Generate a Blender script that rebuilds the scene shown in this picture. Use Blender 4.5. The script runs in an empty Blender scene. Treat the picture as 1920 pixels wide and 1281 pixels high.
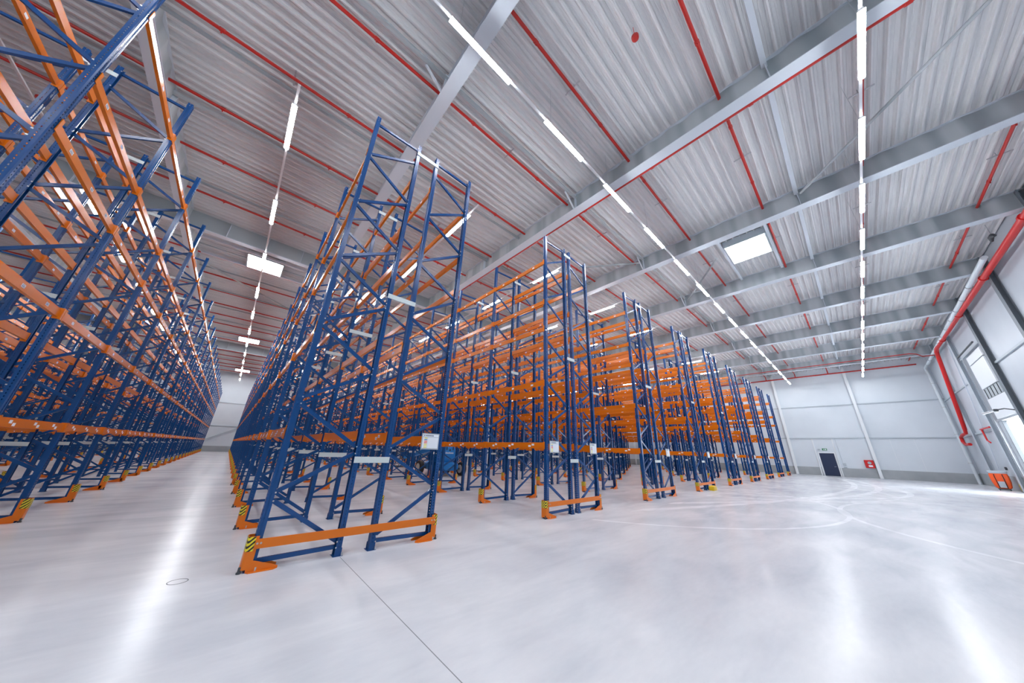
import bpy, math, random
from mathutils import Vector, Matrix
random.seed(7)
scene = bpy.context.scene
C = scene.collection
PI = math.pi
ORD = ['first','second','third','fourth','fifth','sixth','seventh','eighth','ninth','tenth','eleventh','twelfth','thirteenth','fourteenth','fifteenth','sixteenth','seventeenth','eighteenth','nineteenth','twentieth','twenty-first','twenty-second','twenty-third','twenty-fourth','twenty-fifth','twenty-sixth','twenty-seventh','twenty-eighth']

# ------------------------------------------------------------------ camera
CAM = Vector((0, 0, 1.63))
R = [[0.7352833142719927, -0.6770353103698773, 0.031331075078237285],
     [0.26083650927250296, 0.2400050363030034, -0.9350732046100615],
     [0.6255579614901641, 0.6957160132277811, 0.35306722554594666]]
F = 554.8230476931203
cd = bpy.data.cameras.new('camera')
cam = bpy.data.objects.new('camera', cd); C.objects.link(cam)
cd.sensor_width = 36; cd.sensor_fit = 'HORIZONTAL'
cd.lens = F / 1920 * 36
cd.shift_x = -6.393 / 1920
cd.shift_y = -4.431 / 1920
cd.clip_start = 0.05; cd.clip_end = 300
m = Matrix(((R[0][0], -R[1][0], -R[2][0], CAM.x), (R[0][1], -R[1][1], -R[2][1], CAM.y),
            (R[0][2], -R[1][2], -R[2][2], CAM.z), (0, 0, 0, 1)))
cam.matrix_world = m
scene.camera = cam

# ------------------------------------------------------------------ materials
def mat(name, col, rough=0.5, metal=0.0, spec=0.5, emit=None, estr=0.0):
    mt = bpy.data.materials.new(name); mt.use_nodes = True
    b = mt.node_tree.nodes['Principled BSDF']
    b.inputs['Base Color'].default_value = (*col, 1)
    b.inputs['Roughness'].default_value = rough
    b.inputs['Metallic'].default_value = metal
    b.inputs['Specular IOR Level'].default_value = spec
    if emit:
        b.inputs['Emission Color'].default_value = (*emit, 1)
        b.inputs['Emission Strength'].default_value = estr
    return mt
def nt(mt): return mt.node_tree.nodes, mt.node_tree.links, mt.node_tree.nodes['Principled BSDF']
def noise_mix(mt, c1, c2, scale, detail=4, lo=0.35, hi=0.65, coord='Object', stretch=(1,1,1), rough=None):
    n, l, b = nt(mt)
    tc = n.new('ShaderNodeTexCoord'); mp = n.new('ShaderNodeMapping'); mp.inputs['Scale'].default_value = stretch
    nz = n.new('ShaderNodeTexNoise'); nz.inputs['Scale'].default_value = scale; nz.inputs['Detail'].default_value = detail
    cr = n.new('ShaderNodeValToRGB'); cr.color_ramp.elements[0].position = lo; cr.color_ramp.elements[1].position = hi
    cr.color_ramp.elements[0].color = (*c1, 1); cr.color_ramp.elements[1].color = (*c2, 1)
    l.new(tc.outputs[coord], mp.inputs['Vector']); l.new(mp.outputs['Vector'], nz.inputs['Vector'])
    l.new(nz.outputs['Fac'], cr.inputs['Fac']); l.new(cr.outputs['Color'], b.inputs['Base Color'])
    if rough:
        mr = n.new('ShaderNodeMapRange'); mr.inputs['To Min'].default_value = rough[0]; mr.inputs['To Max'].default_value = rough[1]
        l.new(nz.outputs['Fac'], mr.inputs['Value']); l.new(mr.outputs['Result'], b.inputs['Roughness'])
    return nz, cr

BLUE_C = (0.002, 0.058, 0.215)
M = {}
M['blue'] = mat('blue_paint', BLUE_C, 0.22, 0, 0.5)
M['orange'] = mat('orange_paint', (0.74, 0.185, 0.004), 0.22, 0, 0.5)
M['orange2'] = mat('orange_guard_paint', (0.74, 0.17, 0.004), 0.38, 0, 0.5)
M['spacer'] = mat('galvanised_light_strip', (0.60, 0.67, 0.68), 0.45, 0.1)
M['sticker'] = mat('white_sticker', (0.85, 0.85, 0.85), 0.5)
M['silver'] = mat('zinc_steel', (0.55, 0.57, 0.6), 0.35, 0.8)
M['black'] = mat('black_rubber', (0.012, 0.012, 0.014), 0.6)
M['beam_grey'] = mat('grey_steel_beam', (0.42, 0.47, 0.50), 0.5)
M['flange'] = mat('pale_steel_flange', (0.62, 0.68, 0.75), 0.42)
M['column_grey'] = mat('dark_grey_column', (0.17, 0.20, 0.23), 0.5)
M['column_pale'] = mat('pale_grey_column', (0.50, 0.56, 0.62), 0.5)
M['red'] = mat('red_pipe_paint', (0.52, 0.018, 0.012), 0.36, 0, 0.5)
M['white'] = mat('white_paint', (0.78, 0.82, 0.85), 0.45)
M['drain'] = mat('white_drain_pipe', (0.66, 0.73, 0.78), 0.4)
M['lampbody'] = mat('lamp_housing_white', (0.8, 0.82, 0.85), 0.4)
M['lamp'] = mat('lamp_diffuser_lit', (0.9, 0.9, 0.9), 0.4, emit=(0.93, 0.96, 1.0), estr=58)
M['sky'] = mat('skylight_pane_lit', (0.9, 0.9, 0.9), 0.4, emit=(0.92, 0.96, 1.0), estr=14)
M['daylight'] = mat('bright_daylit_pane', (0.9, 0.9, 0.9), 0.4, emit=(0.90, 0.95, 1.0), estr=9)
M['door'] = mat('navy_door', (0.012, 0.026, 0.075), 0.4)
M['plinth'] = mat('grey_concrete_plinth', (0.36, 0.39, 0.41), 0.6)
noise_mix(M['plinth'], (0.32, 0.35, 0.37), (0.41, 0.44, 0.46), 0.8, 5, 0.3, 0.7)
M['girt'] = mat('grey_girt', (0.46, 0.52, 0.57), 0.5)
M['green'] = mat('green_sign', (0.0, 0.22, 0.07), 0.5)
M['yellow'] = mat('yellow_plastic', (0.78, 0.52, 0.01), 0.4)
M['cream'] = mat('cream_plastic', (0.85, 0.72, 0.45), 0.5)
M['machine'] = mat('bright_blue_machine', (0.006, 0.21, 0.62), 0.35)
M['rim'] = mat('grey_wheel_rim', (0.5, 0.5, 0.48), 0.5)
M['cart'] = mat('orange_red_plastic', (0.86, 0.10, 0.012), 0.45)
M['cart_grey'] = mat('grey_lid_plastic', (0.42, 0.47, 0.53), 0.5)
M['paper'] = mat('paper_white', (0.80, 0.84, 0.90), 0.5)
M['board'] = mat('grey_board', (0.40, 0.46, 0.50), 0.5)
M['ink'] = mat('dark_ink', (0.05, 0.07, 0.12), 0.6)
M['ylw'] = mat('yellow_print', (0.85, 0.75, 0.12), 0.6)
M['redprint'] = mat('red_print', (0.75, 0.12, 0.08), 0.6)
M['blueprint'] = mat('blue_print', (0.08, 0.22, 0.40), 0.6)
M['darksteel'] = mat('dark_steel', (0.05, 0.06, 0.07), 0.5)
M['redbright'] = mat('bright_red_enamel', (0.62, 0.01, 0.01), 0.4)

# wall panels: pale metal sheet, thin vertical joints left to geometry
M['wall'] = mat('white_wall_panel', (0.60, 0.66, 0.72), 0.34, 0, 0.5)
noise_mix(M['wall'], (0.64, 0.70, 0.76), (0.70, 0.76, 0.82), 0.35, 3, 0.3, 0.7)
M['wall_shaded'] = mat('shaded_white_wall_panel', (0.52, 0.57, 0.63), 0.4, 0, 0.5)  # same white panels, with the dock wall's shade put into a greyer colour
noise_mix(M['wall_shaded'], (0.47, 0.52, 0.58), (0.54, 0.59, 0.65), 0.35, 3, 0.3, 0.7)
# roof deck sheet: galvanised steel with faint streaks along the ribs
M['deck'] = mat('galvanised_roof_deck', (0.58, 0.60, 0.62), 0.34, 0.05, 0.5)
noise_mix(M['deck'], (0.70, 0.71, 0.725), (0.82, 0.82, 0.83), 3.0, 5, 0.3, 0.7, stretch=(0.25, 3.0, 1.0), rough=(0.28, 0.46))

noise_mix(M['beam_grey'], (0.33, 0.38, 0.41), (0.48, 0.53, 0.56), 1.4, 1, 0.42, 0.58, stretch=(0.05, 1.0, 0.05))  # soft colour bands along Y stand in for shading on the wavy webs
# hazard tape
def hazard(name, s=26.0):
    mt = mat(name, (1, 1, 0), 0.45); n, l, b = nt(mt)
    g = n.new('ShaderNodeNewGeometry'); sp = n.new('ShaderNodeSeparateXYZ'); l.new(g.outputs['Position'], sp.inputs[0])
    a = n.new('ShaderNodeMath'); a.operation = 'ADD'; l.new(sp.outputs['X'], a.inputs[0]); l.new(sp.outputs['Y'], a.inputs[1])
    a2 = n.new('ShaderNodeMath'); a2.operation = 'MULTIPLY_ADD'; a2.inputs[1].default_value = -1.0
    l.new(sp.outputs['Z'], a2.inputs[0]); l.new(a.outputs[0], a2.inputs[2])
    md = n.new('ShaderNodeMath'); md.operation = 'MULTIPLY'; md.inputs[1].default_value = s; l.new(a2.outputs[0], md.inputs[0])
    fr = n.new('ShaderNodeMath'); fr.operation = 'FRACT'; l.new(md.outputs[0], fr.inputs[0])
    gt = n.new('ShaderNodeMath'); gt.operation = 'GREATER_THAN'; gt.inputs[1].default_value = 0.52; l.new(fr.outputs[0], gt.inputs[0])
    mx = n.new('ShaderNodeMix'); mx.data_type = 'RGBA'; mx.inputs['A'].default_value = (0.85, 0.70, 0.03, 1); mx.inputs['B'].default_value = (0.02, 0.016, 0.012, 1)
    l.new(gt.outputs[0], mx.inputs['Factor']); l.new(mx.outputs['Result'], b.inputs['Base Color'])
    return mt
M['hazard'] = hazard('yellow_black_hazard_tape', 16.0)

# upright steel with rows of punched holes (real openings: the sheet is transparent there)
def punched(name, see):
    mt = mat(name, BLUE_C, 0.22, 0, 0.5); n, l, b = nt(mt)
    tc = n.new('ShaderNodeTexCoord'); sp = n.new('ShaderNodeSeparateXYZ'); l.new(tc.outputs['Object'], sp.inputs[0])
    def mth(op, a, bb=None, c=None):
        x = n.new('ShaderNodeMath'); x.operation = op
        for i, v in enumerate((a, bb, c)):
            if v is None: continue
            if isinstance(v, (int, float)): x.inputs[i].default_value = v
            else: l.new(v, x.inputs[i])
        return x.outputs[0]
    xr = mth('SUBTRACT', sp.outputs['X'], mth('MULTIPLY', mth('GREATER_THAN', sp.outputs['X'], 0.53), 1.06))
    # z pitch 50 mm, hole 20 mm
    fz = mth('FRACT', mth('MULTIPLY', sp.outputs['Z'], 20.0))
    hz = mth('LESS_THAN', mth('ABSOLUTE', mth('SUBTRACT', fz, 0.5)), 0.22)
    # holes on the aisle face (two columns at local y = +-0.034, on face |x| large) and one column on each flank at x = 0
    y1 = mth('LESS_THAN', mth('ABSOLUTE', mth('SUBTRACT', mth('ABSOLUTE', sp.outputs['Y']), 0.031)), 0.008)
    face = mth('GREATER_THAN', mth('ABSOLUTE', xr), 0.036)
    x1 = mth('LESS_THAN', mth('ABSOLUTE', mth('ADD', xr, 0.004)), 0.006)
    flank = mth('GREATER_THAN', mth('ABSOLUTE', sp.outputs['Y']), 0.05)
    h = mth('MULTIPLY', hz, mth('MAXIMUM', mth('MULTIPLY', y1, face), mth('MULTIPLY', x1, flank)))
    if see:
        l.new(mth('SUBTRACT', 1.0, h), b.inputs['Alpha'])
    return mt
M['upright'] = punched('blue_punched_upright', True)

# floor: polished concrete with cloudy tone, fine scratches, curved tyre marks and a saw-cut joint
def floor_mat():
    mt = mat('polished_concrete', (0.5, 0.5, 0.5), 0.3, 0, 0.5); n, l, b = nt(mt)
    g = n.new('ShaderNodeNewGeometry')
    def noise(scale, detail, sx=1, sy=1, rot=0, dist=0.0):
        mp = n.new('ShaderNodeMapping'); mp.inputs['Scale'].default_value = (sx, sy, 1); mp.inputs['Rotation'].default_value = (0, 0, rot)
        l.new(g.outputs['Position'], mp.inputs['Vector'])
        z = n.new('ShaderNodeTexNoise'); z.inputs['Scale'].default_value = scale; z.inputs['Detail'].default_value = detail
        z.inputs['Distortion'].default_value = dist; z.inputs['Roughness'].default_value = 0.6
        l.new(mp.outputs['Vector'], z.inputs['Vector']); return z.outputs['Fac']
    def mth(op, a, bb=None, c=None):
        x = n.new('ShaderNodeMath'); x.operation = op
        for i, v in enumerate((a, bb, c)):
            if v is None: continue
            if isinstance(v, (int, float)): x.inputs[i].default_value = v
            else: l.new(v, x.inputs[i])
        return x.outputs[0]
    big = noise(0.28, 2, 1.0, 1.5, 0.4, dist=0.5); mid = noise(1.1, 2, 0.5, 1.6, 0.5, 0.8); fine = noise(11, 4, 0.5, 1.6, 0.6)
    v = mth('ADD', mth('MULTIPLY', big, 0.58), mth('ADD', mth('MULTIPLY', mid, 0.30), mth('MULTIPLY', fine, 0.12)))
    cr = n.new('ShaderNodeValToRGB'); e = cr.color_ramp.elements
    e[0].position = 0.30; e[0].color = (0.50, 0.53, 0.59, 1); e[1].position = 0.70; e[1].color = (0.78, 0.785, 0.81, 1)
    l.new(v, cr.inputs['Fac'])
    sp = n.new('ShaderNodeSeparateXYZ'); l.new(g.outputs['Position'], sp.inputs[0])
    # curved pale tyre marks
    marks = None
    for cx, cy, r, w in ((33.75, 67.34, 66.5, 0.16), (33.82, 43.12, 43.4, 0.16), (30.0, 12.0, 13.4, 0.13), (26.0, 9.5, 10.2, 0.12),
                         (15.0, 9.0, 8.3, 0.06), (17.5, -8.0, 9.0, 0.07)):
        dx = mth('SUBTRACT', sp.outputs['X'], cx); dy = mth('SUBTRACT', sp.outputs['Y'], cy)
        d = mth('SQRT', mth('ADD', mth('MULTIPLY', dx, dx), mth('MULTIPLY', dy, dy)))
        k = mth('LESS_THAN', mth('ABSOLUTE', mth('SUBTRACT', d, r)), w)
        k = mth('MULTIPLY', k, mth('LESS_THAN', sp.outputs['Y'], 5.2))
        marks = k if marks is None else mth('MAXIMUM', marks, k)
    mk = mth('MULTIPLY', marks, mth('MULTIPLY', mid, 1.3))
    mx = n.new('ShaderNodeMix'); mx.data_type = 'RGBA'; mx.inputs['B'].default_value = (0.86, 0.88, 0.91, 1)
    l.new(mk, mx.inputs['Factor']); l.new(cr.outputs['Color'], mx.inputs['A'])
    # saw-cut joint
    j = mth('MULTIPLY', mth('LESS_THAN', mth('ABSOLUTE', mth('SUBTRACT', sp.outputs['X'], 1.755)), 0.0045), mth('LESS_THAN', sp.outputs['Y'], 5.86))
    mx2 = n.new('ShaderNodeMix'); mx2.data_type = 'RGBA'; mx2.inputs['B'].default_value = (0.16, 0.17, 0.19, 1)
    l.new(mth('MULTIPLY', j, 0.8), mx2.inputs['Factor']); l.new(mx.outputs['Result'], mx2.inputs['A'])
    l.new(mx2.outputs['Result'], b.inputs['Base Color'])
    rr = n.new('ShaderNodeMapRange'); rr.inputs['From Min'].default_value = 0.2; rr.inputs['From Max'].default_value = 0.8
    rr.inputs['To Min'].default_value = 0.20; rr.inputs['To Max'].default_value = 0.268
    l.new(mid, rr.inputs['Value']); l.new(rr.outputs['Result'], b.inputs['Roughness'])
    bp = n.new('ShaderNodeBump'); bp.inputs['Strength'].default_value = 0.04; bp.inputs['Distance'].default_value = 0.02
    l.new(mid, bp.inputs['Height']); l.new(bp.outputs['Normal'], b.inputs['Normal'])
    return mt
M['floor'] = floor_mat()
M['floor'].node_tree.nodes['Principled BSDF'].inputs['Specular IOR Level'].default_value = 0.17

# ------------------------------------------------------------------ mesh helpers
class MB:
    def __init__(s): s.v = []; s.f = []; s.m = []; s.mi = 0
    def poly(s, pts, faces):
        o = len(s.v); s.v += [tuple(p) for p in pts]; s.f += [tuple(i + o for i in f) for f in faces]; s.m += [s.mi] * len(faces)
        return s
    def box(s, x0, x1, y0, y1, z0, z1):
        p = [(x0,y0,z0),(x1,y0,z0),(x1,y1,z0),(x0,y1,z0),(x0,y0,z1),(x1,y0,z1),(x1,y1,z1),(x0,y1,z1)]
        return s.poly(p, [(0,3,2,1),(4,5,6,7),(0,1,5,4),(1,2,6,5),(2,3,7,6),(3,0,4,7)])
    def cbox(s, x0, x1, y0, y1, z0, z1, b):
        """box with its eight upright edges and rims chamfered"""
        rings = []
        for z, k in ((z0, b), (z0 + b, 0), (z1 - b, 0), (z1, b)):
            e = b
            rings.append([(x0+k+e-0,y0+k,z),(x1-k-e,y0+k,z),(x1-k,y0+k+e,z),(x1-k,y1-k-e,z),(x1-k-e,y1-k,z),(x0+k+e,y1-k,z),(x0+k,y1-k-e,z),(x0+k,y0+k+e,z)])
        pts = [p for r_ in rings for p in r_]; n = 8; fs = []
        for q in range(3):
            for i in range(n):
                a = q*n+i; c = q*n+(i+1) % n; fs.append((a, c, c+n, a+n))
        fs.append(tuple(range(n-1, -1, -1))); fs.append(tuple(range(3*n, 4*n)))
        return s.poly(pts, fs)
    def prism(s, prof, axis, a, b, closed=True, caps=True):
        """extrude a 2D profile; axis 'x': prof=(y,z), 'y': prof=(x,z), 'z': prof=(x,y)"""
        def P(u, w, t):
            return {'x': (t, u, w), 'y': (u, t, w), 'z': (u, w, t)}[axis]
        n = len(prof); pts = [P(u, w, a) for u, w in prof] + [P(u, w, b) for u, w in prof]
        fs = [(i, (i+1) % n, (i+1) % n + n, i+n) for i in range(n if closed else n-1)]
        if closed and caps: fs += [tuple(range(n-1, -1, -1)), tuple(range(n, 2*n))]
        return s.poly(pts, fs)
    def tube(s, pts, r, n=12, caps=True):
        pts = [Vector(p) for p in pts]; rings = []
        for i, p in enumerate(pts):
            if i == 0: d = pts[1]-pts[0]
            elif i == len(pts)-1: d = pts[-1]-pts[-2]
            else: d = (pts[i]-pts[i-1]).normalized() + (pts[i+1]-pts[i]).normalized()
            d.normalize(); u = d.orthogonal().normalized() if i == 0 else (pu - d*pu.dot(d)).normalized()
            pu = u; w = d.cross(u)
            sc = 1.0
            if 0 < i < len(pts)-1:
                cs = d.dot((pts[i]-pts[i-1]).normalized()); sc = min(1.5, 1/max(cs, .4))
            rr = r[i] if isinstance(r, (list, tuple)) else r
            rings.append([p + (u*math.cos(2*PI*k/n) + w*math.sin(2*PI*k/n))*rr*(sc if False else 1) for k in range(n)])
        P = [q for r_ in rings for q in r_]; fs = []
        for a in range(len(rings)-1):
            for k in range(n): fs.append((a*n+k, a*n+(k+1) % n, (a+1)*n+(k+1) % n, (a+1)*n+k))
        if caps: fs += [tuple(range(n-1, -1, -1)), tuple(range((len(rings)-1)*n, len(rings)*n))]
        return s.poly(P, fs)
    def bar(s, a, b, w, h, up=(0, 1, 0)):
        """rectangular bar from a to b; h measured along 'up'"""
        a = Vector(a); b = Vector(b); d = (b-a).normalized(); up = Vector(up); side = d.cross(up).normalized(); up = side.cross(d).normalized()
        pts = []
        for p in (a, b):
            for su, sv in ((-1,-1),(1,-1),(1,1),(-1,1)): pts.append(p + side*su*w/2 + up*sv*h/2)
        return s.poly(pts, [(3,2,1,0),(4,5,6,7),(0,1,5,4),(1,2,6,5),(2,3,7,6),(3,0,4,7)])
    def mesh(s, name, mats):
        me = bpy.data.meshes.new(name); me.from_pydata(s.v, [], s.f)
        if not isinstance(mats, (list, tuple)): mats = [mats]
        for m_ in mats: me.materials.append(m_)
        if len(mats) > 1:
            me.polygons.foreach_set('material_index', s.m)
        me.update(); return me
    def build(s, name, mats, parent=None, loc=None, smooth=False):
        me = s.mesh(name, mats)
        if smooth:
            me.polygons.foreach_set('use_smooth', [True]*len(me.polygons)); me.set_sharp_from_angle(angle=math.radians(40))
        return link(name, me, parent, loc)
def link(name, me, parent=None, loc=None):
    o = bpy.data.objects.new(name, me); C.objects.link(o)
    if parent is not None: o.parent = parent
    if loc is not None: o.location = loc
    return o
def tag(o, label, cat, group=None, kind=None):
    o['label'] = label; o['category'] = cat
    if group: o['group'] = group
    if kind: o['kind'] = kind
    return o
def struct(o, label=None, cat=None):
    o['kind'] = 'structure'
    if label: o['label'] = label
    if cat: o['category'] = cat
    return o
def thing(name, label, cat, loc=(0,0,0), group=None):
    o = bpy.data.objects.new(name, None); C.objects.link(o); o.location = loc
    return tag(o, label, cat, group)

# ------------------------------------------------------------------ hall shell
X0, XW, Y0W, YW = -20.5, 54.5, -7.4, 70.0
ZD, ZB = 12.75, 11.8          # deck underside, beam underside
struct(MB().box(X0-.3, XW+.3, Y0W-12, YW+.3, -0.3, 0).build('floor', M['floor']), 'pale polished concrete hall floor', 'floor')

# corrugated roof deck: ribs run along X, real trapezoid profile
sky_boxes = [(17.4, 19.4, 0.62, 2.34)]
for yy in (22.5, 43.2, 63.9): sky_boxes.append((-2.05, -0.3, yy, yy + 1.85))
pr_ = []
y = Y0W; per = 0.307
while y < YW:
    pr_ += [(y, ZD+.15), (y+.022, ZD+.085), (y+.030, ZD+.082), (y+.052, ZD), (y+.092, ZD), (y+.114, ZD+.082), (y+.122, ZD+.085), (y+.144, ZD+.15), (y+.205, ZD+.15), (y+.212, ZD+.138), (y+.239, ZD+.138), (y+.246, ZD+.15)]
    y += per
pr_.append((y, ZD+.15))
mb = MB(); n_ = len(pr_)
mb.poly([(X0, a, b) for a, b in pr_] + [(XW, a, b) for a, b in pr_], [(i, i+n_, i+1+n_, i+1) for i in range(n_-1)])
mb.poly([(X0, Y0W, ZD+.19), (XW, Y0W, ZD+.19), (XW, YW, ZD+.19), (X0, YW, ZD+.19)], [(0, 1, 2, 3)])
struct(mb.build('ceiling', M['deck']), 'ribbed galvanised steel roof deck', 'ceiling')

def wall_x(name, x, th, y0, y1, girts, cols, lab):
    w = MB().box(x, x+th, y0, y1, 0, 13.0).build(name, M['wall']); struct(w, lab, 'wall'); return w
wr = wall_x('wall_far', XW, .25, Y0W, YW, None, None, 'white panelled end wall beyond the racks at right')
wb = MB().box(X0, XW, YW, YW+.25, 0, 13.0).build('wall_back', M['wall']); struct(wb, 'white panelled wall at the far end of the aisles', 'wall')
wl = MB().box(X0-.25, X0, Y0W-12, YW, 0, 13.0).build('wall_left', M['wall']); struct(wl, 'pale wall behind the left racks', 'wall')
# dock wall (Y0W) with a door opening X 35.7..41.2, z 1.4..4.7
DX0, DX1, DZ0, DZ1 = 35.75, 41.0, 0.0, 4.72
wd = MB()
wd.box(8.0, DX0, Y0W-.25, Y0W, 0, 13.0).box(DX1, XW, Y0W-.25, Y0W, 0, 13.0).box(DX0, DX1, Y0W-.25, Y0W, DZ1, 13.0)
struct(wd.build('wall_dock', M['wall_shaded']), 'white loading dock wall at the right edge, greyed for shade', 'wall')
# recess behind the camera (the hall goes on behind the photographer)
wn = MB().box(X0, 8.0, Y0W-12.25, Y0W-12, 0, 13.0).box(8.0, 8.25, Y0W-12, Y0W-.25, 0, 13.0)
wn.box(X0, 8.25, Y0W-12, Y0W, ZD+.16, ZD+.3)
struct(wn.build('wall_front', M['wall']), 'pale wall behind the camera', 'wall')

# plinths
struct(MB().box(XW-.06, XW, Y0W, 2.05, 0, 0.93).box(XW-.06, XW, 3.62, YW, 0, 0.93).build('baseboard_far', M['plinth']), 'grey concrete plinth under the far wall', 'plinth')
struct(MB().box(X0, XW, YW-.06, YW, 0, 0.86).build('baseboard_back', M['plinth']), 'grey concrete plinth at the aisle end wall', 'plinth')
struct(MB().box(DX1, XW, Y0W, Y0W+.05, 0, 1.0).box(8.0, DX0, Y0W, Y0W+.05, 0, 1.0).build('baseboard_dock', M['plinth']), 'grey concrete plinth under the dock wall', 'plinth')

# rails and posts on the far wall
g = MB()
for z in (4.30, 8.17): g.box(XW-.09, XW, Y0W, YW, z-.06, z+.06)
struct(g.build('trim_1', M['girt']), 'horizontal grey rails across the far white wall', 'rail')
g = MB()
for z in (3.95, 7.65): g.box(X0, XW, YW-.09, YW, z-.05, z+.05)
struct(g.build('trim_2', M['girt']), 'horizontal grey rails across the aisle end wall', 'rail')
g = MB()
for z in (4.30, 7.95):
    g.box(8.0, DX0-.2, Y0W, Y0W+.09, z-.06, z+.06); g.box(42.2, XW, Y0W, Y0W+.09, z-.06, z+.06)
g.box(DX0-.2, 42.2, Y0W, Y0W+.09, 9.55, 9.67)
struct(g.build('trim_3', M['girt']), 'horizontal grey rails across the dock wall', 'rail')
# panel seams on the far wall (thin raised joint covers)
g = MB()
for yy in (1.95, 3.72): g.box(XW-.10, XW, yy-.05, yy+.05, 0, 4.24)
for yy in (-4.3, -2.6): g.box(XW-.012, XW, yy-.01, yy+.01, .93, 4.24)
struct(g.build('trim_4', M['white']), 'white posts framing the navy door in the far wall', 'post')

def hsec(mb_, cx, cy, z0, z1, w, d, t=.016, tw=.012, along='y'):
    """H column, flanges perpendicular to Y (along='y') or X"""
    if along == 'y':
        mb_.box(cx-w/2, cx+w/2, cy-d/2, cy-d/2+t, z0, z1).box(cx-w/2, cx+w/2, cy+d/2-t, cy+d/2, z0, z1).box(cx-tw/2, cx+tw/2, cy-d/2+t, cy+d/2-t, z0, z1)
    else:
        mb_.box(cx-d/2, cx-d/2+t, cy-w/2, cy+w/2, z0, z1).box(cx+d/2-t, cx+d/2, cy-w/2, cy+w/2, z0, z1).box(cx-d/2+t, cx+d/2-t, cy-tw/2, cy+tw/2, z0, z1)
    return mb_
# columns on far wall
def wall_post(i, y):
    t = thing('wall_column', 'white steel column on the far wall, %s from the dock corner' % ORD[i], 'column', (XW-.16, y, 0), None)
    mb_ = MB(); hsec(mb_, 0, 0, 0, 12.7, .26, .30, .02, .015, 'x'); mb_.build('post', M['white'], t)
    MB().box(-.2, .155, -.18, .18, 0, .03).build('base_plate', M['girt'], t)
for i, y in enumerate((-1.0, 5.95, 12.9, 20.3, 27.2, 34.1, 41.0, 48.0)): wall_post(i, y)

# ------------------------------------------------------------------ roof beams (deep plate girders with wavy webs)
BX = [-17.75, -11.1, -4.45, 2.2, 8.85, 15.5, 22.08, 28.72, 35.36, 42.0, 48.65]
def roof_beam(i, x):
    pos = ('%s grey roof beam counted from the far wall, running along the aisles' % ORD[len(BX)-1-i])
    t = thing('roof_beam', pos, 'roof beam', (x, 0, ZB), 'roof beams running along the aisles')
    y0 = Y0W if x > 8 else Y0W-12
    pts = []; fs = []; n = 0; yy = y0; k = 0
    L = YW - y0; steps = int(L/0.107)
    for s_ in range(steps+1):
        yv = y0 + L*s_/steps; off = .034*math.sin(2*PI*(yv-y0)/0.86) + .012
        pts += [(off-.006, yv, .02), (off-.006, yv, .93), (off+.006, yv, .02), (off+.006, yv, .93)]
    for s_ in range(steps):
        a = s_*4; fs += [(a, a+4, a+5, a+1), (a+2, a+3, a+7, a+6)]
    w = MB(); w.poly(pts, fs); w.build('web', M['beam_grey'], t, smooth=True)
    MB().box(-.20, .20, y0, YW, 0, .022).build('bottom_flange', M['flange'], t)
    MB().box(-.075, .075, y0, YW, .925, .949).build('top_flange', M['flange'], t)
    for yy in (-.85, 6.0, 12.85): MB().box(-.15, .15, yy-.01, yy+.01, .022, .925).build('stiffener', M['flange'], t)
for i, x in enumerate(BX): roof_beam(i, x)

# cross girders (along X) at the column lines
for i, (y, lab) in enumerate(((20.25, 'deep grey cross girder over the racks, nearer one'), (48.0, 'deep grey cross girder over the racks, farther one'))):
    t = thing('cross_girder', lab, 'girder', (0, y, ZB), None)
    MB().box(X0, XW, -.01, .01, .02, .93).build('web', M['beam_grey'], t)
    MB().box(X0, XW, -.17, .17, -.02, .021).build('bottom_flange', M['flange'], t)
    s_ = MB().box(-.01, .01, -.14, .14, .021, .92).mesh('stiffener', M['flange'])
    x = X0+1
    while x < XW:
        if all(abs(x-b) > .4 for b in BX): link('stiffener', s_, t, (x, 0, 0))
        x += 1.66

# tubes between the beams (along X)
TY = [(-.83, .07), (6.0, .06), (9.84, .05), (12.7, .07), (17.2, .05), (23.4, .06), (26.6, .05), (30.5, .06), (34.5, .05), (38.6, .06), (42.4, .05), (52.5, .06), (57.0, .05), (61.5, .06), (66, .05)]
for i, (y, w) in enumerate(TY):
    m_ = MB(); m_.box(X0, XW, y-w, y+w, 12.50, 12.50+1.3*w)
    tag(m_.build('roof_tube', M['flange'] if y < 0 else M['beam_grey']), '%s pale square tube under the deck counted from the dock wall' % ORD[i], 'roof tube', 'pale roof tubes running across the beams')
# diagonal roof braces
br = [((10.2, -5.5, 12.35), (15.3, -.95, 12.35), 'long grey diagonal roof brace at top right'),
      ((18.0, 2.9, 12.35), (22.3, 6.0, 12.35), 'grey diagonal roof brace beside the right skylight'),
      ((13.2, 9.0, 12.35), (15.3, 6.2, 12.35), 'short grey diagonal roof brace above the second rack'),
      ((-4.2, 25.6, 12.35), (1.9, 31.0, 12.35), 'long diagonal roof brace beyond the first aisle skylight')]
for a, b, lab in br:
    m_ = MB().tube([a, b], .05, 8); o = m_.build('roof_brace', M['beam_grey'], smooth=True); tag(o, lab, 'roof brace')
# short knee struts from beams to the tube at Y=6.0
for i, x in enumerate(BX[3:9]):
    m_ = MB().bar((x-.75, 6.05, 12.45), (x-.1, 6.05, ZB+.02), .07, .05)
    tag(m_.build('knee_strut', M['flange']), 'short pale knee strut meeting the roof beam, %s from the left of the photo' % ORD[i], 'strut', 'knee struts')

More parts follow.
